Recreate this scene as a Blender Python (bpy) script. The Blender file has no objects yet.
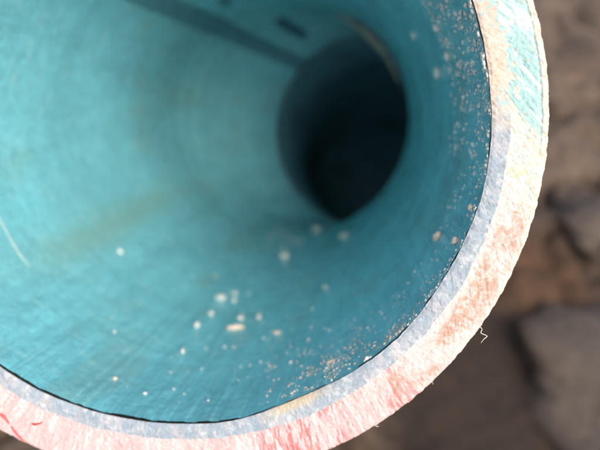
import bpy, bmesh, math, random
import numpy as np
from mathutils import Vector, Matrix, Euler
random.seed(7); rng = np.random.default_rng(7)
SC = bpy.context.scene
COL = SC.collection
S = 0.1                                  # the pipe's bore radius is 0.1 m; shapes below are in bore radii

# ------------------------------------------------------------------ camera, sky, sun, exposure
F = 650.0                                # focal length in pixels of a 600 px wide frame
PITCH = math.radians(42)
CAM_H = 0.62                             # camera height above the ground, metres
cam_data = bpy.data.cameras.new('camera'); cam = bpy.data.objects.new('camera', cam_data); COL.objects.link(cam)
cam.location = (0, 0, CAM_H); cam.rotation_euler = (math.pi/2 - PITCH, 0, 0)
cam_data.sensor_width = 36; cam_data.lens = F/600*36
cam_data.clip_start = 0.005; cam_data.clip_end = 400
cam_data.dof.use_dof = True; cam_data.dof.focus_distance = 1.93*S; cam_data.dof.aperture_fstop = (cam_data.lens/1000)/(0.048*S)
SC.camera = cam
MW = Matrix.Translation((0, 0, CAM_H)) @ Euler((math.pi/2 - PITCH, 0, 0)).to_matrix().to_4x4()
R3 = np.array(MW.to_3x3()); T3 = np.array([0, 0, CAM_H])
def W(P):                                # camera frame (bore radii) -> world metres
    return (np.asarray(P, float)*S) @ R3.T + T3

sun_to = np.array([0.30, 0.04, 0.95]); sun_to /= np.linalg.norm(sun_to)
sw = R3 @ sun_to
elev = math.asin(sw[2]); azim = math.atan2(sw[0], sw[1])
world = bpy.data.worlds.new('World'); SC.world = world; world.use_nodes = True
nt = world.node_tree; nt.nodes.clear()
sky = nt.nodes.new('ShaderNodeTexSky'); sky.sky_type = 'NISHITA'; sky.sun_disc = False
sky.sun_elevation = elev; sky.sun_rotation = azim; sky.dust_density = 6.0; sky.ozone_density = 1.0; sky.air_density = 1.0
bg = nt.nodes.new('ShaderNodeBackground'); bg.inputs['Strength'].default_value = 0.15
wo = nt.nodes.new('ShaderNodeOutputWorld')
nt.links.new(sky.outputs[0], bg.inputs['Color']); nt.links.new(bg.outputs[0], wo.inputs['Surface'])
sd = bpy.data.lights.new('sun', 'SUN'); sd.energy = 1.5; sd.angle = math.radians(28); sd.color = (1.0, 0.95, 0.88)
sun = bpy.data.objects.new('sun', sd); COL.objects.link(sun)
sun.rotation_euler = Vector(sw.tolist()).to_track_quat('Z', 'Y').to_euler()
SC.view_settings.view_transform = 'Standard'; SC.view_settings.look = 'None'; SC.view_settings.gamma = 1
SC.view_settings.use_curve_mapping = False; SC.view_settings.exposure = 0.9
SC.cycles.max_bounces = 14; SC.cycles.diffuse_bounces = 10; SC.cycles.glossy_bounces = 6

# ------------------------------------------------------------------ helpers
def tag(o, label=None, cat=None, group=None, kind=None):
    for k, v in (('label', label), ('category', cat), ('group', group), ('kind', kind)):
        if v: o[k] = v
    return o

def mesh_obj(name, V, Fc, mat, parent=None, smooth=True, world_space=True, cols=None):
    me = bpy.data.meshes.new(name)
    V = np.asarray(V, float)
    me.from_pydata(V.tolist(), [], [tuple(int(i) for i in f) for f in Fc])
    if smooth: me.polygons.foreach_set('use_smooth', [True]*len(me.polygons))
    if cols is not None:
        a = me.color_attributes.new('pigment', 'FLOAT_COLOR', 'POINT')
        c = np.ones((len(V), 4)); c[:, :3] = cols; a.data.foreach_set('color', c.ravel())
    me.materials.append(mat); me.update()
    o = bpy.data.objects.new(name, me); COL.objects.link(o)
    if parent is not None:
        o.parent = parent; o.matrix_parent_inverse = parent.matrix_world.inverted()
    return o

def grid_faces(n, m, wrap=False, flip=False):
    i = np.arange(n if wrap else n-1)[:, None]; j = np.arange(m-1)[None, :]
    a = i*m + j; b = ((i+1) % n)*m + j
    q = np.stack([a, b, b+1, a+1], -1).reshape(-1, 4)
    return q[:, ::-1] if flip else q

def _h(ix, iy, seed):
    x = (ix.astype(np.int64)*374761393 + iy.astype(np.int64)*668265263 + seed*1442695041) & 0xFFFFFFFF
    x = ((x ^ (x >> 13))*1274126177) & 0xFFFFFFFF
    return ((x ^ (x >> 16)) & 0xFFFF)/65535.0
def vnoise(x, y, seed=0):
    x, y = np.broadcast_arrays(np.asarray(x, float), np.asarray(y, float))
    ix, iy = np.floor(x), np.floor(y); fx, fy = x-ix, y-iy
    fx = fx*fx*(3-2*fx); fy = fy*fy*(3-2*fy)
    a = _h(ix, iy, seed); b = _h(ix+1, iy, seed); c = _h(ix, iy+1, seed); d = _h(ix+1, iy+1, seed)
    return (a*(1-fx)+b*fx)*(1-fy) + (c*(1-fx)+d*fx)*fy
def fbm(x, y, o=4, seed=0):
    s = 0; a = 0.5; t = 0
    for k in range(o):
        s = s + a*vnoise(x*2**k+17.3*k, y*2**k-9.1*k, seed+k); t += a; a *= 0.55
    return s/t
def sst(a, b, x):
    t = np.clip((x-a)/(b-a), 0, 1); return t*t*(3-2*t)
def mix(c0, c1, f):
    f = np.asarray(f)[..., None]; return np.asarray(c0)*(1-f) + np.asarray(c1)*f
def lin(r, g, b):
    return np.array([((v/255+0.055)/1.055)**2.4 if v > 10 else v/255/12.92 for v in (r, g, b)])

# ------------------------------------------------------------------ materials
def mat_new(name):
    m = bpy.data.materials.new(name); m.use_nodes = True; t = m.node_tree; b = t.nodes['Principled BSDF']
    return m, t, b
def N(t, typ, **kw):
    n = t.nodes.new(typ)
    for k, v in kw.items():
        if k in n.inputs: n.inputs[k].default_value = v
        else: setattr(n, k, v)
    return n
def coords(t, scale=(1, 1, 1)):
    c = N(t, 'ShaderNodeTexCoord'); mp = N(t, 'ShaderNodeMapping'); mp.inputs['Scale'].default_value = scale
    t.links.new(c.outputs['Object'], mp.inputs['Vector']); return mp.outputs[0]
def ramp(t, src, stops):
    r = N(t, 'ShaderNodeValToRGB'); e = r.color_ramp.elements
    e[0].position, e[0].color = stops[0][0], (*stops[0][1], 1); e[1].position, e[1].color = stops[-1][0], (*stops[-1][1], 1)
    for p, c in stops[1:-1]:
        k = e.new(p); k.color = (*c, 1)
    t.links.new(src, r.inputs[0]); return r.outputs[0]
def noise(t, vec, scale, detail=4, rough=0.55, dist=0.0):
    n = N(t, 'ShaderNodeTexNoise', Scale=scale, Detail=detail, Roughness=rough, Distortion=dist)
    t.links.new(vec, n.inputs['Vector']); return n.outputs['Fac']
def mixc(t, fac, a, b, mode='MIX'):
    m = N(t, 'ShaderNodeMix', data_type='RGBA', blend_type=mode)
    for sock, v in ((m.inputs[0], fac), (m.inputs[6], a), (m.inputs[7], b)):
        if isinstance(v, (int, float)): sock.default_value = v
        elif isinstance(v, (tuple, list)): sock.default_value = (*v, 1)
        else: t.links.new(v, sock)
    return m.outputs[2]
def bump(t, b, h, strength, dist):
    n = N(t, 'ShaderNodeBump', Strength=strength, Distance=dist); t.links.new(h, n.inputs['Height']); t.links.new(n.outputs[0], b.inputs['Normal'])

def simple(name, colour, rough=0.6, var=0.3, scale=60, bmp=0.3, spec=0.5):
    m, t, b = mat_new(name); v = coords(t)
    c = np.array(colour)
    nz = noise(t, v, scale)
    t.links.new(ramp(t, nz, [(0.3, tuple(c*(1-var))), (0.7, tuple(np.clip(c*(1+var), 0, 0.9)))]), b.inputs['Base Color'])
    b.inputs['Roughness'].default_value = rough; b.inputs['Specular IOR Level'].default_value = spec
    if bmp: bump(t, b, noise(t, v, scale*4), bmp, 0.0008)
    return m

def liner_mat():
    m, t, b = mat_new('turquoise_gelcoat')
    a = N(t, 'ShaderNodeAttribute', attribute_name='pigment')
    v = coords(t)
    fine = noise(t, coords(t, (1, 1, 1)), 420, 3, 0.7)
    c = mixc(t, 1.0, a.outputs['Color'], ramp(t, fine, [(0.25, (0.86, 0.86, 0.86)), (0.75, (1.14, 1.14, 1.12))]), 'MULTIPLY')
    t.links.new(c, b.inputs['Base Color'])
    rg = ramp(t, noise(t, v, 35, 4), [(0.3, (0.20,)*3), (0.7, (0.36,)*3)]); t.links.new(rg, b.inputs['Roughness'])
    b.inputs['Specular IOR Level'].default_value = 0.45
    bump(t, b, noise(t, v, 160, 5, 0.65), 0.6, 0.0008)
    return m
def face_mat():
    m, t, b = mat_new('cut_laminate_face')
    a = N(t, 'ShaderNodeAttribute', attribute_name='pigment'); v = coords(t)
    fine = noise(t, v, 1100, 4, 0.7)
    c = mixc(t, 1.0, a.outputs['Color'], ramp(t, fine, [(0.25, (0.88, 0.88, 0.89)), (0.75, (1.1, 1.1, 1.1))]), 'MULTIPLY')
    t.links.new(c, b.inputs['Base Color']); b.inputs['Roughness'].default_value = 0.7
    b.inputs['Subsurface Weight'].default_value = 0.0
    b.inputs['Specular IOR Level'].default_value = 0.4
    bump(t, b, noise(t, v, 1500, 5, 0.7), 0.5, 0.0004)
    return m
M_LINER = liner_mat(); M_FACE = face_mat()
M_GAP = simple('dark_seam_dirt', (0.02, 0.035, 0.035), 0.9, 0.4, 300)
M_OUTER = simple('outer_pipe_skin', (0.42, 0.36, 0.31), 0.7, 0.25, 90)
M_BEAD = simple('sandy_joint_bead', (0.27, 0.26, 0.23), 0.9, 0.35, 140)
M_DEEP = simple('shade_painted_liner', (0.045, 0.135, 0.170), 0.6, 0.25, 30, 0.3, 0.25)  # teal darkened in the colour to stand for the unlit depth of the bore
M_TAPE = simple('seam_tape_weave', (0.075, 0.22, 0.265), 0.6, 0.25, 200)
M_MARK = simple('dark_resin_mark', (0.035, 0.12, 0.16), 0.6, 0.3, 120)
M_WHITE = simple('pale_grit', (0.62, 0.62, 0.58), 0.45, 0.2, 400)
M_SAND = simple('tan_sand', (0.60, 0.54, 0.44), 0.8, 0.25, 400)
M_CREAM = simple('cream_crumb', (0.70, 0.58, 0.46), 0.8, 0.15, 500)
M_FIBRE = simple('pale_fibre', (0.75, 0.72, 0.62), 0.6, 0.05, 300, 0)
M_RED = simple('red_paint_scrape', (0.42, 0.075, 0.07), 0.6, 0.3, 500)

# ------------------------------------------------------------------ the pipe's cut rim, measured as radius against angle
C0 = np.array([-0.47212, 0.31556, -1.98514]); n0 = np.array([0.13117, 0.157335, -1.0]); n0 /= np.linalg.norm(n0)
U0 = np.array([1, 0, 0.]) - n0*n0[0]; U0 /= np.linalg.norm(U0); V0 = np.cross(n0, U0); V0 = V0 if V0[1] > 0 else -V0
TAB = np.radians([-180, -150, -123.5, -115.8, -108.4, -94.7, -81.4, -75, -71.5, -68, -64, -59, -54.8, -47.1, -39.8, -31.1, -21.0, -14.3, -7.7, 0.3, 4.5, 11.7, 19.2, 60, 110, 180])
TR = np.array([.995, .982, .975, .978, .976, .976, .984, .993, .989, .985, .983, .985, .993, 1.007, 1.018, 1.018, 1.024, 1.031, 1.033, 1.028, 1.025, 1.021, 1.019, 1.0, .99, .995])
def wrap(th): return (np.asarray(th)+math.pi) % (2*math.pi) - math.pi
def r_in(th): return sum(k*np.interp(wrap(th+math.radians(q)), TAB, TR) for k, q in ((.1, -5), (.2, -3), (.2, -1), (.2, 1), (.2, 3), (.1, 5))) + 0.0025*(fbm(wrap(th)*14+40, 0*th+2, 3, 4)-0.5)*sst(-2.9, -2.6, wrap(th)) + 0.0035*(fbm(th*40, 0*th, 4, 3)-0.5)*sst(math.radians(-85), math.radians(-60), th)
def harm(th): return 0.024898*np.cos(2*th) - 0.01335*np.sin(2*th) + 0.00203*np.cos(3*th) + 0.0044*np.sin(3*th)
def r_mid(th): return 1.0530 + harm(th)
def r_out(th): return 1.1783 + harm(th) - 0.01942*np.cos(th) - 0.01846*np.sin(th) + 0.005*(fbm(th*60, 0*th+3, 4, 5)-0.5) + 0.002*(fbm(th*330, 0*th+3, 3, 6)-0.5)
def rim_pt(th, r, depth):
    th, r, depth = np.broadcast_arrays(th, r, depth)
    return C0 + r[..., None]*(np.cos(th)[..., None]*U0 + np.sin(th)[..., None]*V0) + depth[..., None]*n0

# stations along the bore: centre, axis, radius.  A = joint ring, B = mouth of the darker section behind the bend
ZA = 5.7; CA = np.array([(296.5-300)/F*ZA, -(117.0-225)/F*ZA, -ZA]); RA = 107.5/F*ZA
ZB = 6.25; CB = np.array([(374-300)/F*ZB, -(131-225)/F*ZB, -ZB]); RB = 98.5/F*ZB
NB = np.array([0.16, 0.0, -1.0])
AX = (CA-C0)/np.linalg.norm(CA-C0)
def ring(C, n, R, th):
    n = n/np.linalg.norm(n); u = np.array([1, 0, 0.]) - n*n[0]; u /= np.linalg.norm(u); v = np.cross(n, u); v = v if v[1] > 0 else -v
    th = np.asarray(th); R = np.broadcast_to(R, th.shape)
    return C + R[..., None]*(np.cos(th)[..., None]*u + np.sin(th)[..., None]*v)
def nA(): return np.array([0.03, 0.06, -1.0])
def bend_pt(th, w):
    cx = lambda q: np.asarray(q)[..., None]
    n = nA() + (NB-nA())*cx(w); n = n/np.linalg.norm(n, axis=-1, keepdims=True)
    u = np.array([1, 0, 0.]) - n*n[..., :1]; u /= np.linalg.norm(u, axis=-1, keepdims=True); v = np.cross(n, u)
    v = v*np.where(v[..., 1:2] > 0, 1, -1); R = RA*(1-w)+RB*w
    return CA + (CB-CA)*cx(w) + cx(R)*(np.cos(th)[..., None]*u + np.sin(th)[..., None]*v)
def wall(th, t):                         # rounded where the bore bends at the joint
    th, t = np.broadcast_arrays(np.asarray(th, float), np.asarray(t, float))
    e = 0.17*sst(0.45, 0.85, t)*sst(1.3, 1.12, t)
    if not (e > 0).any(): return wall0(th, t)
    return sum(k*wall0(th, t+q*e) for k, q in ((.1, -1), (.2, -.6), (.2, -.2), (.2, .2), (.2, .6), (.1, 1)))
def wall0(th, t):                         # point on the bore wall, t = 0 at the rim, 1 at the joint ring
    th, t = np.broadcast_arrays(np.asarray(th, float), np.asarray(t, float))
    gap = gapw(th)
    a = rim_pt(th, r_in(th)*sst(0.12, 0.0, t) + (0.4*r_in(th)+0.6)*(1-sst(0.12, 0.0, t)) - gap, 0.006+0*th)
    b = ring(CA, nA(), RA, th)
    w = np.minimum(t, 1)[..., None]; p = a*(1-w) + b*w
    if (t > 1).any():
        w = np.clip((t-1)/0.3, 0, 1); p = np.where((t > 1)[..., None], bend_pt(th, w), p)
    return p
def gapw(th):
    d = np.degrees(wrap(th))
    g = 0.0002 + 0.0078*(0.55+0.45*sst(0.3, 0.6, fbm(th*9, 0*th+1, 3, 10)))*sst(-66, -85, d)*sst(-172, -150, d) + 0.003*sst(0.40, 0.62, fbm(th*22, 0*th+8, 4, 9))
    return g
def wall_frame(th, t):                   # point and inward normal
    e = 1e-3; p = wall(th, t); a = wall(th+e, t)-p; b = wall(th, t+e)-p
    n = np.cross(a, b); n /= np.linalg.norm(n, axis=-1, keepdims=True)
    ax = C0 + (CA-C0)*np.minimum(np.asarray(t), 1)[..., None] + (CB-CA)*np.clip((np.asarray(t)-1)/0.3, 0, 1)[..., None]; s = np.sign(((ax-p)*n).sum(-1))[..., None]
    return p, n*s
_th = np.radians(np.linspace(-180, 180, 721)); _t = np.concatenate([np.linspace(0, 1, 201)**1.5, np.linspace(1.001, 1.3, 40)])
_G = wall(_th[:, None], _t[None, :]); _GX = 300 + F*_G[..., 0]/-_G[..., 2]; _GY = 225 - F*_G[..., 1]/-_G[..., 2]
def on_wall(px, py):                     # (angle, depth) of the wall point seen at a photo pixel
    d = (_GX-px)**2 + (_GY-py)**2; i, j = np.unravel_index(np.argmin(d), d.shape)
    i = min(max(i, 1), len(_th)-2); j = min(max(j, 1), len(_t)-2)
    J = np.array([[(_GX[i+1, j]-_GX[i-1, j])/2, (_GX[i, j+1]-_GX[i, j-1])/2], [(_GY[i+1, j]-_GY[i-1, j])/2, (_GY[i, j+1]-_GY[i, j-1])/2]])
    q = np.clip(np.linalg.solve(J, [px-_GX[i, j], py-_GY[i, j]]), -1.5, 1.5)
    return float(_th[i] + q[0]*(_th[1]-_th[0])), float(max(_t[j] + q[1]*(_t[j+1]-_t[j-1])/2, 0.001) if abs(j-200) > 2 else float(_t[j]))

# ------------------------------------------------------------------ build: pipe
pipe = bpy.data.objects.new('pipe', None); COL.objects.link(pipe)
pipe.location = W(C0).tolist(); pipe.empty_display_size = 0.05
bpy.context.view_layer.update()
tag(pipe, 'cut open end of a thick walled pipe with turquoise lining and pink and white rim', 'pipe')

def theta_samples(fine, coarse):
    a = np.linspace(-130, 25, fine); b = np.linspace(25, 230, coarse)[1:-1]
    return np.radians(np.concatenate([a, b]))

OLIVE = [on_wall(x, y) for x, y in ((75, 245), (118, 222), (155, 200), (180, 95))]
# liner
def liner_colour(th, t, P):
    th = np.where(th < math.radians(-130), th+2*math.pi, th)
    w = sst(math.radians(180), math.radians(230), th)[..., None]
    return liner_tint(th, t)*(1-w) + liner_tint(th-2*math.pi, t)*w
def liner_tint(th, t):
    X = th*3.0; Y = t*4.0
    base = np.array([0.165, 0.485, 0.560])
    n = fbm(X*3.2, Y*2.0, 4, 11); c = mix(base*0.86, base*1.16, n)
    n2 = fbm(X*16, Y*9, 4, 21); c = c*(0.91+0.18*n2)[..., None]; fb = fbm(X*70+Y*8, Y*14, 3, 22); c = c*(0.88+0.24*fb)[..., None]
    st = sst(0.56, 0.78, fbm(X*1.6+4, Y*2.2, 3, 31)); c = mix(c, [0.19, 0.37, 0.36], 0.45*st)         # brownish film
    for ot, op in OLIVE: c = mix(c, [0.20, 0.36, 0.31], 0.55*np.exp(-((wrap(th-ot)/0.10)**2) - ((t-op)/0.13)**2)*(0.4+1.2*fbm(X*5, Y*5, 3, 33)).clip(0, 1))
    sc = sst(0.60, 0.85, fbm(X*6+2, Y*22, 4, 41)); c = mix(c, [0.30, 0.56, 0.60], 0.45*sc)            # pale scuffs
    ringy = sst(0.55, 0.8, vnoise(X*0.6, Y*14, 51)); c = mix(c, base*0.78, 0.3*ringy)
    d = np.degrees(th); sp = vnoise(X*170, Y*110, 61)*vnoise(X*80, Y*60, 62)
    g = 0.6*sst(0.62, 0.75, sp)*sst(-75, -40, d)*sst(40, 18, d)*sst(0.25, 0.02, t); c = mix(c, [0.45, 0.52, 0.50], g*0.8)
    return c
th = theta_samples(1250, 300); tt = np.concatenate([np.linspace(0, 0.12, 50), np.linspace(0.12, 1.3, 231)[1:]])
TH, TT = np.meshgrid(th, tt, indexing='ij')
P = wall(TH, TT); _, NN = wall_frame(TH, TT)
TW = TH + 2*math.pi*(TH < math.radians(-130)); ww = sst(math.radians(180), math.radians(229), TW)
d = ((fbm(TW*9, TT*12, 4, 71)-0.5)*(1-ww) + (fbm((TW-2*math.pi)*9, TT*12, 4, 71)-0.5)*ww)*0.010*sst(0, 0.03, TT) + (fbm(TH*60, TT*60, 3, 72)-0.5)*0.0016*sst(0, 0.03, TT)
P = P + NN*d[..., None]
mesh_obj('turquoise_liner', W(P.reshape(-1, 3)), grid_faces(len(th), len(tt), True), M_LINER, pipe, cols=liner_colour(TH, TT, P).reshape(-1, 3))

# dark seam between liner and laminate
g0 = wall(th, 0*th); g1 = rim_pt(th, r_in(th)-gapw(th)*0.6, 0.04+0*th); g2 = rim_pt(th, r_in(th)+0.002, 0.05+0*th); g3 = rim_pt(th, r_in(th)+0.001, 0.004+0*th)
G = np.stack([g0 + 0.0006*n0, g1, g2, g3], 1)
mesh_obj('dark_seam', W(G.reshape(-1, 3)), grid_faces(len(th), 4, True), M_GAP, pipe, smooth=False)

# cut face: two laminate layers, one mesh each
def face_relief(TH, Q, R):
    d = np.degrees(TH); A = TH*1.1; 
    rad = fbm(A*55, R*9, 4, 81)                                       # radial tearing
    fine = fbm(A*120, R*110, 4, 82)
    saw = fbm((A*0.75+R)*90, (A-R*0.7)*12, 3, 83)
    wr = sst(-30, -45, d)
    h = (fine-0.5)*0.006 + wr*(rad-0.5)*0.006*sst(0.25, 0.45, Q) + (1-wr)*(saw-0.5)*0.004
    return h
def tan_cover(TH, Q, R):
    A = TH*1.1; return sst(0.60, 0.48, fbm(A*75, R*75, 4, 97) + (Q-0.24)*1.3 + 0.5*(fbm(A*14, R*14, 2, 98)-0.5))
def c_grey(TH, Q, R):
    d = np.degrees(TH); A = TH*1.1
    b = mix([0.14, 0.185, 0.225], [0.27, 0.31, 0.345], fbm(A*28, R*30, 4, 91))
    cell = sst(0.5, 0.8, fbm(A*70, R*60, 3, 92)); b = mix(b, [0.40, 0.43, 0.45], 0.55*cell)
    fac = sst(0.45, 0.75, fbm(A*45, R*22, 3, 93)); b = mix(b, [0.16, 0.23, 0.30], 0.45*fac)
    pk = sst(0.55, 0.8, fbm(A*30+5, R*20, 3, 94)); b = mix(b, [0.50, 0.42, 0.41], 0.25*pk)
    tan = sst(-6, 7, d + 8*(fbm(A*20, R*20, 3, 95)-0.5)); b = mix(b, mix([0.39, 0.29, 0.21], [0.45, 0.41, 0.37], fbm(A*50, R*45, 4, 96)), tan*0.9*tan_cover(TH, Q, R)); b = mix(b, [0.24, 0.36, 0.36], tan*(1-tan_cover(TH, Q, R)))
    gold = np.exp(-((d+62.5)/5.0)**2)*np.exp(-((Q-0.07)/0.08)**2); b = mix(b, [0.34, 0.29, 0.20], np.clip(gold*1.2, 0, 0.8))
    return b
def c_white(TH, Q, R):
    d = np.degrees(TH); A = TH*1.1
    d0 = sst(-30, -70, d)[..., None]; white = np.array([0.44, 0.405, 0.39])*(1-d0) + np.array([0.39, 0.335, 0.34])*d0; pink = np.array([0.42, 0.30, 0.31])
    b = mix(white, white*0.9, fbm(A*40, R*40, 4, 101))
    # pink wash with radial red streaks on the lower part
    lo = sst(-34, -50, d)
    b = mix(b, pink, lo*(0.05+0.45*fbm(A*7, R*6, 3, 102)))
    k = 0.4*fbm(A*40 + R*10, R*13, 4, 103) + 0.6*fbm(A*170 + R*40, R*30, 3, 109); dens = lo*(0.22+0.78*sst(-85, -66, d)*sst(-36, -46, d))
    patch = sst(0.40, 0.62, fbm(A*10, R*10, 3, 104))
    b = mix(b, [0.34, 0.085, 0.085], np.clip(sst(0.45, 0.58, k)*dens*(0.35+0.65*patch), 0, 1)*0.85)
    b = mix(b, [0.52, 0.45, 0.45], 0.5*lo*sst(0.56, 0.72, fbm(A*75+R*10, R*14, 3, 105)))
    # long scrapes at the far left
    # rust blotches on the lower right
    ru = sst(-52, -44, d)*sst(-6, -14, d)*sst(0.36, 0.5, Q)*sst(1.02, 0.8, Q)
    bl = sst(0.33, 0.60, fbm(A*15, R*17, 3, 106))*(0.35+0.65*sst(0.36, 0.62, fbm(A*70, R*76, 4, 108))); b = mix(b, mix([0.36, 0.235, 0.165], [0.26, 0.135, 0.095], fbm(A*25, R*25, 2, 107)), ru*bl*0.80)
    # green-cream and turquoise smear at the upper right
    Qw = Q + 0.08*(fbm(A*24, R*24, 3, 110)-0.5)
    edge = 0.36 + 0.062*(4-d)                        # diagonal border of the turquoise area
    cy = sst(-0.03, 0.05, Qw-np.where(d > 4, 0.20, 0.24+0.095*(4-d)))*sst(-4.5, -2.5, d)
    gr = sst(-12.5, -9.5, d + 9*(Q-0.6))*sst(0.30, 0.42, Q)
    gcol = mix([0.38, 0.41, 0.36], [0.29, 0.39, 0.37], fbm(A*22, R*22, 4, 111)); gcol = mix(gcol, [0.42, 0.36, 0.18], 0.6*sst(0.6, 0.75, fbm(A*40, R*30, 3, 112)))
    gcol = mix(gcol, [0.48, 0.46, 0.41], 0.6*sst(0.5, 0.66, fbm((A+R)*70, (A-R)*10, 3, 117)))
    b = mix(b, gcol, gr*0.9)
    ccol = mix([0.19, 0.335, 0.34], [0.25, 0.39, 0.39], fbm(A*15, R*15, 4, 113))
    scr = sst(0.60, 0.72, fbm((A+R*1.4)*45, (A*1.4-R)*6, 3, 114)); ccol = mix(ccol, [0.45, 0.52, 0.52], scr*0.65)
    b = mix(b, ccol, cy*0.95)
    b = mix(b, [0.52, 0.50, 0.46], 0.95*sst(0.63, 0.72, fbm(A*48, R*50, 3, 115))*sst(-6, 2, d)*sst(0.62, 0.45, Q))
    tan = sst(-5, 5, d)*tan_cover(TH, Q, R); b = mix(b, mix([0.39, 0.29, 0.21], [0.47, 0.43, 0.38], fbm(A*50, R*50, 4, 116)), tan*0.85)
    # outer skin line
    sk = sst(0.86, 0.93, Q + 0.04*(fbm(A*60, R*60, 3, 120)-0.5))
    b = mix(b, mix([0.42, 0.33, 0.27], [0.55, 0.49, 0.44], fbm(A*60, R*40, 3, 121)), sk*sst(-30, -4, d)*0.85)
    ln = np.exp(-((Q-0.87)/0.018)**2)*sst(-10, -2, d)*(0.4+0.6*fbm(A*20, R*2, 2, 122)); b = mix(b, [0.30, 0.26, 0.20], np.clip(ln, 0, 1)*0.3)  # thin shadow beside the skin, painted in as a darker line
    dirt = sst(0.70, 0.78, fbm(A*60, R*60, 3, 123)); b = mix(b, [0.35, 0.26, 0.20], dirt*0.4)
    return b
thf = theta_samples(2200, 200)
nq1, nq2 = 40, 92
q1 = np.linspace(0, 1, nq1); q2 = np.linspace(0, 1, nq2)
def face(thv, ra, rb, qs, colour, q0, name):
    TH, QQ = np.meshgrid(thv, qs, indexing='ij'); A = ra(thv)[:, None]; B = rb(thv)[:, None]
    R = A + (B-A)*QQ
    Q = (R - r_in(thv)[:, None])/((r_out(thv)-r_in(thv))[:, None])
    H = face_relief(TH, Q, R)
    return TH, Q, R, H
wob = lambda th: r_mid(th) + 0.010*(fbm(th*22, 0*th+5, 4, 130)-0.5)
TH, Q, R, H = face(thf, r_in, wob, q1, c_grey, 0, '')
e = sst(0, 0.08, Q)
Hg = H*0.8 + 0.004 - 0.004*e + 0.010*np.exp(-((np.degrees(TH)+62)/5.0)**2)*sst(0.3, 0, Q)
Pf = rim_pt(TH, R, Hg)
skirt = np.stack([rim_pt(thf, r_in(thf)+0.004, 0.11+0*thf), rim_pt(thf, r_in(thf)+0.001, Hg[:, 0]+0.003)], 1)
Pf = np.concatenate([skirt, Pf], 1); cg = c_grey(TH, Q, R); dk = np.zeros_like(cg[:, :1]) + np.array([0.012, 0.02, 0.022]); cg = np.concatenate([dk, dk, cg], 1)
mesh_obj('grey_inner_layer', W(Pf.reshape(-1, 3)), grid_faces(len(thf), nq1+2, True), M_FACE, pipe, cols=cg.reshape(-1, 3))
hb = Hg[:, -1]
TH, Q, R, H = face(thf, wob, r_out, q2, c_white, 0, '')
bl = sst(0.0, 0.10, QQ if False else (R-R[:, :1]))
Hw = H + (hb-H[:, 0])[:, None]*np.exp(-(R-R[:, :1])/0.01)
Hw = Hw + 0.006*sst(0.95, 1.0, Q)**2 + 0.003*sst(-6, 0, np.degrees(TH))*sst(0.80, 0.87, Q)*sst(0.90, 0.87, Q)
Pf = rim_pt(TH, R, Hw); cw = c_white(TH, Q, R)
mesh_obj('pink_white_outer_layer', W(Pf.reshape(-1, 3)), grid_faces(len(thf), nq2, True), M_FACE, pipe, cols=cw.reshape(-1, 3))
hlast = Hw[:, -1]
# outer skin of the pipe, from the rim back past the joint to the bend
def sweep(stations, thv, jitter=0.0, seed=0):
    rows = [ring(c, n, r, thv) for c, n, r in stations]
    return np.stack(rows, 1)
D1 = np.array([0.80, -0.15, -0.62]); D1 /= np.linalg.norm(D1)
stB = [(CB, NB, 1.16), (CB+np.array([0.25, -0.1, -0.5]), np.array([0.3, -.2, -1.0]), 1.16), (CB+np.array([0.30, -0.5, -1.6]), np.array([0.0, -.3, -1.0]), 1.16), (CB+np.array([0.2, -0.85, -2.8]), np.array([0, -.3, -1.0]), 1.16)]
edge = rim_pt(thf, r_out(thf), hlast)[:, None, :]
edge2 = rim_pt(thf, r_out(thf)+0.001, 0.03+0*thf)[:, None, :]
rows = [edge, edge2]
for k in range(1, 8):
    w = k/8; rows.append((rim_pt(thf, r_out(thf), 0*thf)*(1-w) + ring(CA, nA(), RA+0.17, thf)*w)[:, None, :])
outer = np.concatenate(rows + [sweep([(CA, nA(), RA+0.17)]+stB, thf)], 1)
mesh_obj('outer_skin', W(outer.reshape(-1, 3)), grid_faces(len(thf), outer.shape[1], True, True), M_OUTER, pipe)

# joint ring: sandy bead, thickest at the upper right
thr = np.linspace(-math.pi, math.pi, 361)[:-1]
amp = np.maximum(-0.012 + 0.054*np.exp(-((np.degrees(thr)-42)/24)**2) + 0.014*(fbm(thr*9, 0*thr, 3, 140)-0.5), 0.0004)
ph = np.linspace(-0.4*math.pi, 1.1*math.pi, 9)
nAn = nA()/np.linalg.norm(nA()); rd = (ring(np.zeros(3), nA(), 1.0, thr))
bead = ring(CA, nA(), RA, thr)[:, None, :] - amp[:, None, None]*(np.cos(ph)[None, :, None]*(rd[:, None, :])*0.9) - (amp[:, None, None]*np.sin(ph)[None, :, None])*nAn*0.8
mesh_obj('joint_bead', W(bead.reshape(-1, 3)), grid_faces(len(thr), 9, True), M_BEAD, pipe)
# section behind the bend, its depth shade painted into the colour
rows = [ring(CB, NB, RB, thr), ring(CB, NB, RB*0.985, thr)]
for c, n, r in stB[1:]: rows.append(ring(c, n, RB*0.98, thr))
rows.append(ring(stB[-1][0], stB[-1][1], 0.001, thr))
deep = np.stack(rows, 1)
mesh_obj('dark_inner_section', W(deep.reshape(-1, 3)), grid_faces(len(thr), deep.shape[1], True), M_DEEP, pipe)

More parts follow.
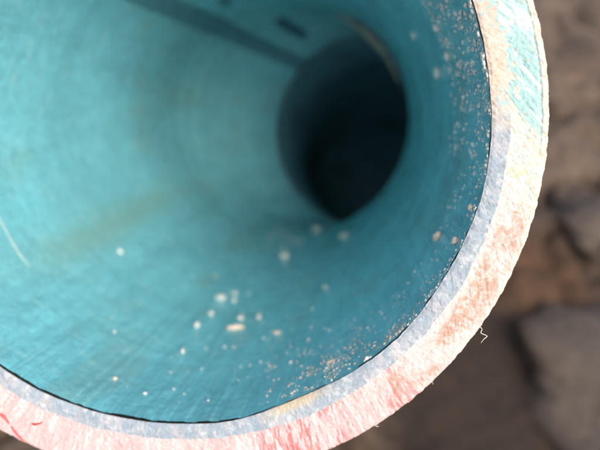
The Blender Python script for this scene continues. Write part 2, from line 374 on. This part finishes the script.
# seam tape and resin marks: thin raised patches following the wall
def patch(name, pts_a, pts_b, mat, n=40, m=6, lift=0.006, rough=0.0, seed=0, parent=pipe):
    """ribbon on the wall between two polylines of photo pixels"""
    def samp(pts):
        pts = np.array(pts, float); s = np.linspace(0, 1, len(pts)); q = np.linspace(0, 1, n)
        uv = np.array([on_wall(x, y) for x, y in zip(np.interp(q, s, pts[:, 0]), np.interp(q, s, pts[:, 1]))])
        uv[:, 0] = np.where(uv[:, 0] < 0, uv[:, 0]+2*math.pi, uv[:, 0]); return uv
    a, b = samp(pts_a), samp(pts_b); w = np.linspace(0, 1, m)[None, :, None]
    uv = a[:, None, :]*(1-w) + b[:, None, :]*w
    if rough:
        uv[..., 0] += rough*(fbm(uv[..., 0]*30, uv[..., 1]*60, 3, seed)-0.5); uv[..., 1] += rough*(fbm(uv[..., 0]*30+9, uv[..., 1]*60, 3, seed)-0.5)
    p, nn = wall_frame(uv[..., 0], uv[..., 1])
    i = np.linspace(0, 1, n)[:, None]; j = np.linspace(0, 1, m)[None, :]
    l = lift*np.minimum(1, np.minimum(np.minimum(i, 1-i)*n/1.0, np.minimum(j, 1-j)*m/1.0)) - lift*0.3
    p = p + nn*(l[..., None] + 0.004)
    return mesh_obj(name, W(p.reshape(-1, 3)), grid_faces(n, m), mat, parent)
patch('seam_tape', [(112, -8), (130, 2), (198, 30), (250, 51), (302, 72)], [(158, -14), (178, -1), (221, 17), (262, 38), (307, 59)], M_TAPE, 80, 14, 0.006, 0.01, 5)
patch('resin_mark', [(272, 22), (302, 40)], [(283, 17), (310, 34)], M_MARK, 16, 8, 0.004, 0.012, 6)
patch('resin_mark', [(217, 2), (226, 5)], [(224, -3), (234, 1)], M_MARK, 12, 6, 0.004, 0.012, 7)

# ------------------------------------------------------------------ grit, crumbs, fibres
_bm = bmesh.new(); bmesh.ops.create_icosphere(_bm, subdivisions=1, radius=1.0); ICO_V = np.array([v.co[:] for v in _bm.verts]); ICO_F = np.array([[v.index for v in f.verts] for f in _bm.faces]); _bm.free()
_bm = bmesh.new(); bmesh.ops.create_icosphere(_bm, subdivisions=3, radius=1.0); IC3_V = np.array([v.co[:] for v in _bm.verts]); IC3_F = np.array([[v.index for v in f.verts] for f in _bm.faces]); _bm.free()

def grains(name, centres, mat, size, flat=0.7, parent=pipe):
    """many tiny grains lying on the wall, joined"""
    Vs, Fs = [], []; k = 0; cc = np.array(centres); PP, NNN = wall_frame(cc[:, 0], cc[:, 1])
    for p, nn, s in zip(PP, NNN, size):
        v = ICO_V*(1+0.35*(rng.random((len(ICO_V), 1))-0.5))*s*np.array([1, 0.6+0.6*rng.random(), flat])
        a = rng.random()*6.283; u = np.cross(nn, [0.3, 0.8, 0.5]); u /= np.linalg.norm(u); w = np.cross(nn, u)
        u2 = u*math.cos(a)+w*math.sin(a); w2 = np.cross(nn, u2)
        Vs.append(p + nn*s*0.35 + v[:, :1]*u2 + v[:, 1:2]*w2 + v[:, 2:]*nn); Fs.append(ICO_F+k); k += len(ICO_V)
    o = mesh_obj(name, W(np.concatenate(Vs)), np.concatenate(Fs), mat, parent, smooth=False)
    return o
def scatter(n, fn):
    out = []
    while len(out) < n:
        x, y = fn(); a, t = on_wall(x, y)
        out.append((a, t))
    return out
def rim_grit(n, d0, d1, tmax, power=2.0):
    return [q for q in _rim_grit(n, d0, d1, tmax, power) if float(fbm(np.array(q[0]*22), np.array(q[1]*50), 3, 170)) > random.uniform(0.30, 0.72)]
def _rim_grit(n, d0, d1, tmax, power=2.0):
    return [(math.radians(random.triangular(d0, d1, 0.75*d1+0.25*d0) + random.gauss(0, 2)), 0.002+tmax*random.random()**power) for _ in range(n)]
def gs(n, lo, hi, p=3): return lo + (hi-lo)*rng.random(n)**p
# pale grit thick on the upper right wall
g = rim_grit(11000, -12, 36, 0.20, 2.0); o = grains('pale_grit_on_upper_right_wall', g, M_WHITE, gs(len(g), 0.0009, 0.010, 13), 0.6, None)
tag(o, 'dense pale grit stuck to the turquoise wall along the upper right edge', 'grit', kind='stuff')
g = rim_grit(3500, -60, 14, 0.10, 2.6) + scatter(160, lambda: (random.gauss(452, 14), random.gauss(205, 60)))
g = [q for q in g if q[1] > 0.001]; o = grains('pale_grit_on_right_wall', g, M_WHITE, gs(len(g), 0.0008, 0.006, 9), 0.6, None)
tag(o, 'fine pale grit stuck to the turquoise wall inside the right edge', 'grit', kind='stuff')
def band():
    s = random.random(); x = 265+150*s; y = 408-85*s + 52*s*(1-s) - abs(random.gauss(0, 1))*16*(1+0.6*(1-s)); return x, y - 4
g = [q for q in scatter(5000, band) if float(fbm(np.array(q[0]*25), np.array(q[1]*40), 3, 171)) > random.uniform(0.35, 0.62)]; o = grains('sand_along_lower_right_edge', g, M_SAND, gs(len(g), 0.0008, 0.0060, 8), 0.6, None)
tag(o, 'tan sand gathered on the turquoise wall along the lower right edge', 'sand', kind='stuff')
g = scatter(380, lambda: (random.gauss(290, 75), random.gauss(345, 35))); g = [q for q in g if q[1] > 0.001]
o = grains('sparse_grit_on_pipe_floor', g, M_WHITE, gs(len(g), 0.0014, 0.0085, 5), 0.6, None)
tag(o, 'sparse white specks scattered over the lower turquoise wall', 'grit', kind='stuff')
g = scatter(60, lambda: (random.gauss(285, 14), random.gauss(243, 9)))
o = grains('deep_grit_below_dark_opening', g, M_WHITE, gs(len(g), 0.004, 0.020, 4), 0.6, None)
tag(o, 'blurred pale grit on the wall just below the dark opening', 'grit', kind='stuff')

def crumb(name, x, y, px_len, px_wid, ang, mat, label, cat, group=None, seed=1, lumpy=0.45):
    th_, t_ = on_wall(x, y); p, nn = wall_frame(np.array([th_]), np.array([t_])); p, nn = p[0], nn[0]
    k = -p[2]/F; d = np.array([math.cos(ang), -math.sin(ang), 0.0]); u = d - nn*(d@nn); u /= np.linalg.norm(u); w = np.cross(nn, u)
    d2 = np.array([math.sin(ang), math.cos(ang), 0]); fw = abs(u[:2]@np.array([math.cos(ang), -math.sin(ang)])) or 1; fv = max(0.45, abs(w[:2]@d2[:2]))
    v = IC3_V; f = 1 + lumpy*(fbm(v[:, 0]*2.6+seed, v[:, 1]*2.6+v[:, 2]*2.0, 3, seed)-0.5)*2.6
    v = v*f[:, None]*np.array([px_len/2*k/max(fw, 0.7), px_wid/2*k/max(fv, 0.8), px_wid/2*k*0.75])
    v[:, 1] += 0.35*px_wid/2*k*np.sin(2.0*IC3_V[:, 0]+seed) if px_len > 1.6*px_wid else 0
    Pw = p + nn*px_wid/2*k*0.45 + v[:, :1]*u + v[:, 1:2]*w + v[:, 2:]*nn
    o = mesh_obj(name, W(Pw), IC3_F, mat)
    c = Vector(W(p).tolist()); o.data.transform(Matrix.Translation(-c)); o.location = c
    return tag(o, label, cat, group)
for a in [
    ('pebble', 221, 299, 10, 8, 0.2, M_WHITE, 'largest white pebble on the lower left wall, above the long cream crumb', 'pebble'),
    ('crumb', 236, 329, 19, 6.5, -0.22, M_CREAM, 'long cream crumb lying below the largest white pebble', 'crumb'),
    ('crumb', 277, 333, 10, 4, 0.0, M_CREAM, 'short tan crumb right of the long cream crumb', 'crumb'),
    ('crumb', 439, 238, 5, 10, 0.5, M_CREAM, 'pale forked crumb stuck on the right wall below the middle', 'crumb'),
    ('crumb', 457, 241, 6, 9, 0.5, M_CREAM, 'cream crumb touching the dark seam on the right side', 'crumb'),
    ('crumb', 332, 362, 11, 3.5, -0.45, M_CREAM, 'thin tan flake in the sand by the lower right edge', 'crumb'),
    ('crumb', 115, 379, 5, 4, 0.0, M_SAND, 'small tan crumb alone on the lower left wall near the rim', 'crumb'),
    ('crumb', 472, 208, 4, 7, 0.4, M_CREAM, 'small upright crumb on the seam where grit thins out on the right', 'crumb'),
    ('droplet', 440, 73, 9, 11, 0.2, M_WHITE, 'largest white drop on the upper right wall', 'drop'),
    ('droplet', 449, 56, 7, 8, 0.3, M_WHITE, 'white drop just above and right of the largest drop on the upper right wall', 'drop'),
    ('droplet', 438, 27, 6, 8, 0.1, M_WHITE, 'topmost white drop on the upper right wall', 'drop'),
    ('droplet', 465, 117, 5, 8, 0.2, M_WHITE, 'white drop hanging lowest on the upper right wall close to the seam', 'drop'),
    ('droplet', 451, 91, 5, 5, 0.2, M_WHITE, 'small round drop below the largest drop on the upper right wall', 'drop'),
    ('droplet', 415, 35, 6, 6, 0.2, M_WHITE, 'faint drop left of the others on the upper right wall', 'drop'),
    ('droplet', 235, 294, 5, 5, 0, M_WHITE, 'upper of two tiny white drops right of the largest pebble', 'drop'),
    ('droplet', 234, 301, 5, 5, 0, M_WHITE, 'lower of two tiny white drops right of the largest pebble', 'drop'),
    ('droplet', 211, 314, 6, 5, 0, M_WHITE, 'tiny white drop below left of the largest pebble', 'drop'),
    ('droplet', 241, 319, 7, 6, 0, M_WHITE, 'white drop resting just above the long cream crumb', 'drop'),
    ('droplet', 259, 318, 5, 6, 0, M_WHITE, 'tiny white drop between the long crumb and the short tan crumb', 'drop'),
    ('droplet', 197, 326, 6, 7, 0, M_WHITE, 'white drop left of the long cream crumb', 'drop'),
    ('droplet', 183, 352, 4, 7, 0, M_WHITE, 'narrow white drop low on the left of the wall', 'drop'),
    ('droplet', 345, 237, 8, 8, 0, M_WHITE, 'blurred round drop right below the dark opening', 'drop'),
    ('droplet', 317, 231, 9, 8, 0, M_WHITE, 'blurred drop at the bottom tip of the dark opening', 'drop'),
    ('droplet', 285, 258, 8, 10, 0, M_WHITE, 'blurred drop lowest in the grit under the dark opening', 'drop'),
    ('droplet', 120, 252, 5, 4, 0, M_WHITE, 'faint white drop alone on the left wall', 'drop'),
    ('droplet', 326, 288, 5, 5, 0, M_WHITE, 'lone tiny drop on the lower wall midway between opening and sand', 'drop'),
]:
    crumb(*a, seed=random.randint(1, 99), lumpy=0.22 if a[0] == 'droplet' else 0.5)

def tube(pts, rad, sides=6):
    pts = np.array(pts, float); n = len(pts); V = []; Fc = []
    for i in range(n):
        d = pts[min(i+1, n-1)]-pts[max(i-1, 0)]; d /= np.linalg.norm(d)+1e-12
        a = np.cross(d, [0.2, 0.9, 0.35]); a /= np.linalg.norm(a); b = np.cross(d, a); r = rad*(1-0.6*abs(2*i/(n-1)-1)**3)
        for s in range(sides):
            q = 2*math.pi*s/sides; V.append(pts[i] + r*(math.cos(q)*a+math.sin(q)*b))
    for i in range(n-1):
        for s in range(sides):
            Fc.append((i*sides+s, i*sides+(s+1) % sides, (i+1)*sides+(s+1) % sides, (i+1)*sides+s))
    return np.array(V), Fc
def smooth_path(pts, n=30):
    pts = np.array(pts, float); s = np.linspace(0, len(pts)-1, n); out = []
    for q in s:
        i = min(int(q), len(pts)-2); f = q-i; p0 = pts[max(i-1, 0)]; p1 = pts[i]; p2 = pts[i+1]; p3 = pts[min(i+2, len(pts)-1)]
        out.append(0.5*((2*p1)+(-p0+p2)*f+(2*p0-5*p1+4*p2-p3)*f*f+(-p0+3*p1-3*p2+p3)*f**3))
    return np.array(out)
uv = [on_wall(x, y) for x, y in [(-8, 208), (0, 223), (9, 240), (19, 256), (29, 268)]]
pw = [(lambda r: r[0][0]+0.008*r[1][0])(wall_frame(np.array([a]), np.array([b]))) for a, b in uv]
V_, F_ = tube(smooth_path(pw), 0.0012); tag(mesh_obj('fibre', W(V_), F_, M_FIBRE), 'thin white fibre lying on the left of the turquoise wall', 'fibre')
zr = 1.95
pp = [np.array([(x-300)/F*z, -(y-225)/F*z, -z]) for x, y, z in [(478, 325, 1.945), (482, 329, 1.95), (481, 333, 1.95), (487, 336, 1.94), (484, 339, 1.94), (481, 343, 1.95)]]
V_, F_ = tube(smooth_path(pp, 40), 0.0009); tag(mesh_obj('fibre', W(V_), F_, M_FIBRE), 'tiny curled pale fibre sticking out from the lower right rim', 'fibre')

# burrs and lint at the rim's outer edge and crumbs on the seam
Vs, Fs, k = [], [], 0
for i in range(3):
    a = math.radians(random.uniform(-128, 24)); r = float(r_out(np.array([a]))[0]); L = 0.002+0.011*random.random()**4
    b = a + random.uniform(-0.008, 0.008); z0 = random.uniform(-0.01, 0.012)
    p = [rim_pt(np.array([a]), np.array([r-0.004]), np.array([z0]))[0], rim_pt(np.array([(a+b)/2]), np.array([r+L*0.5]), np.array([z0-0.002]))[0], rim_pt(np.array([b]), np.array([r+L]), np.array([z0+random.uniform(-.006, .006)]))[0]]
    V_, F_ = tube(p, 0.0006+0.0012*random.random()**2, 4); Vs.append(V_); Fs += [tuple(q+k for q in f) for f in F_]; k += len(V_)
o = mesh_obj('rim_burr', W(np.concatenate(Vs)), Fs, M_CREAM, pipe); o['kind'] = 'stuff'
# red paint scrapes, thin raised flakes on the left of the rim
def scrape(pts, wid):
    pts = smooth_path([rim_xy(x, y) for x, y in pts], 24); n = len(pts); V = []
    for i in range(n):
        d = pts[min(i+1, n-1)]-pts[max(i-1, 0)]; d /= np.linalg.norm(d); b = np.cross(d, n0); w = wid*0.6*math.sin(math.pi*(i+0.4)/n)*(0.3+1.2*random.random())
        for s, h in ((-1, 0.004), (-.5, -0.009), (.5, -0.010), (1, 0.004)): V.append(pts[i]+b*w*s+n0*h)
    return mesh_obj('red_scrape', W(V), grid_faces(n, 4), M_RED, pipe)
def rim_xy(x, y):
    r = np.array([(x-300)/F, -(y-225)/F, -1.0]); return r*((C0@n0)/(r@n0))
for pts, w in [([(-4, 410), (4, 416), (10, 423)], 0.0045), ([(12, 426), (17, 433), (25, 441)], 0.004), ([(32, 423), (37, 424), (43, 422)], 0.0055)]:
    scrape(pts, w)

# ------------------------------------------------------------------ ground and stones
def ground_mat():
    m, t, b = mat_new('muddy_ground'); v = coords(t)
    a = ramp(t, noise(t, v, 5.5, 6, 0.6, 0.4), [(0.32, (0.012, 0.009, 0.007)), (0.46, (0.05, 0.032, 0.018)), (0.60, (0.075, 0.06, 0.048)), (0.75, (0.14, 0.115, 0.095))])
    c = mixc(t, 0.6, a, ramp(t, noise(t, v, 60, 6, 0.7), [(0.3, (0.012, 0.01, 0.008)), (0.7, (0.12, 0.095, 0.075))]))
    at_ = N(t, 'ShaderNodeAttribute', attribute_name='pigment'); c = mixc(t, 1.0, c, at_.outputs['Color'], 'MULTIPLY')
    t.links.new(c, b.inputs['Base Color']); b.inputs['Roughness'].default_value = 0.75
    bump(t, b, noise(t, v, 45, 8, 0.7), 0.9, 0.012); return m
def stone_mat(name, col):
    m, t, b = mat_new(name); v = coords(t); c = np.array(col)
    a = ramp(t, noise(t, v, 9, 6, 0.65, 0.5), [(0.3, tuple(c*0.5)), (0.5, tuple(c)), (0.75, tuple(c*1.5))])
    a = mixc(t, 0.45, a, ramp(t, noise(t, v, 70, 5, 0.7), [(0.3, tuple(c*0.4)), (0.7, tuple(c*1.7))]))
    t.links.new(a, b.inputs['Base Color']); b.inputs['Roughness'].default_value = 0.7
    bump(t, b, noise(t, v, 40, 8, 0.7), 0.8, 0.008); return m
M_GROUND = ground_mat(); M_ST1 = stone_mat('grey_stone', (0.070, 0.054, 0.043)); M_ST2 = stone_mat('brown_stone', (0.13, 0.105, 0.088))
def at(x, y, z=0.0):                     # ground point seen at a photo pixel
    d = R3 @ np.array([(x-300)/F, -(y-225)/F, -1.0]); t = (z-CAM_H)/d[2]; return np.array([0, 0, CAM_H]) + d*t
n = 420; u = np.linspace(-1, 1, n); gx = np.sign(u)*(abs(u)*1.2 + 60*abs(u)**7); GX, GY = np.meshgrid(gx, gx + 0.7, indexing='ij')
hz = 0.09*(fbm(GX*5+9, GY*3+4, 5, 150)-0.5) + 0.05*(fbm(GX*16, GY*16, 5, 151)-0.5) - 0.045*sst(0.86, 1.0, 1-abs(2*fbm(GX*8+3, GY*8, 3, 152)-1))
_b = at(510, 320); hz = hz*(0.22 + 0.78*sst(0.10, 0.24, np.hypot(GX-_b[0], (GY-_b[1])*0.8)))
Gv = np.stack([GX, GY, hz], -1).reshape(-1, 3)
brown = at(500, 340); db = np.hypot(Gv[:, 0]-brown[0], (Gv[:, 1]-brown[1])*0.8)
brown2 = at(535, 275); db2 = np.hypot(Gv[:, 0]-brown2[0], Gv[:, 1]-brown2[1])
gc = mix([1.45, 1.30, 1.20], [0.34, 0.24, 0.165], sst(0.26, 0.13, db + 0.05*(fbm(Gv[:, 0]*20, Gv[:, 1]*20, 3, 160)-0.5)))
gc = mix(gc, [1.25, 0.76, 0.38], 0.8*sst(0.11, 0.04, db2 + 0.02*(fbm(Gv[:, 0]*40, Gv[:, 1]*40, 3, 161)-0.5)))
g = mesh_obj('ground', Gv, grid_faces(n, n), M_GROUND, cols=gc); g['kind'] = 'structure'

def stone(x, y, sx, sy, sz, rot, mat, label, seed):
    c = at(x, y); v = IC3_V
    bm = bmesh.new(); bmesh.ops.create_icosphere(bm, subdivisions=4, radius=1.0); v = np.array([q.co[:] for q in bm.verts]); Fc = [[q.index for q in f.verts] for f in bm.faces]; bm.free()
    f = 1 + 1.0*(fbm(v[:, 0]*1.6+seed, v[:, 1]*1.3+v[:, 2], 3, seed)-0.5) + 0.22*(fbm(v[:, 0]*5+seed, v[:, 1]*5+v[:, 2]*4, 3, seed+3)-0.5)
    w = v*f[:, None]; w = np.sign(w)*abs(w)**0.8*np.array([sx, sy, sz])
    o = mesh_obj('stone', w, Fc, mat); o.location = (c[0], c[1], sz*0.35); o.rotation_euler = (0, 0, rot)
    return tag(o, label, 'stone')
stone(622, 415, 0.085, 0.13, 0.035, 0.45, M_ST1, 'smooth grey stone at the lower right corner behind the rim', 3)
stone(606, 236, 0.058, 0.052, 0.028, 0.2, M_ST1, 'flat grey brown stone by the right edge, above the brown soil', 8)
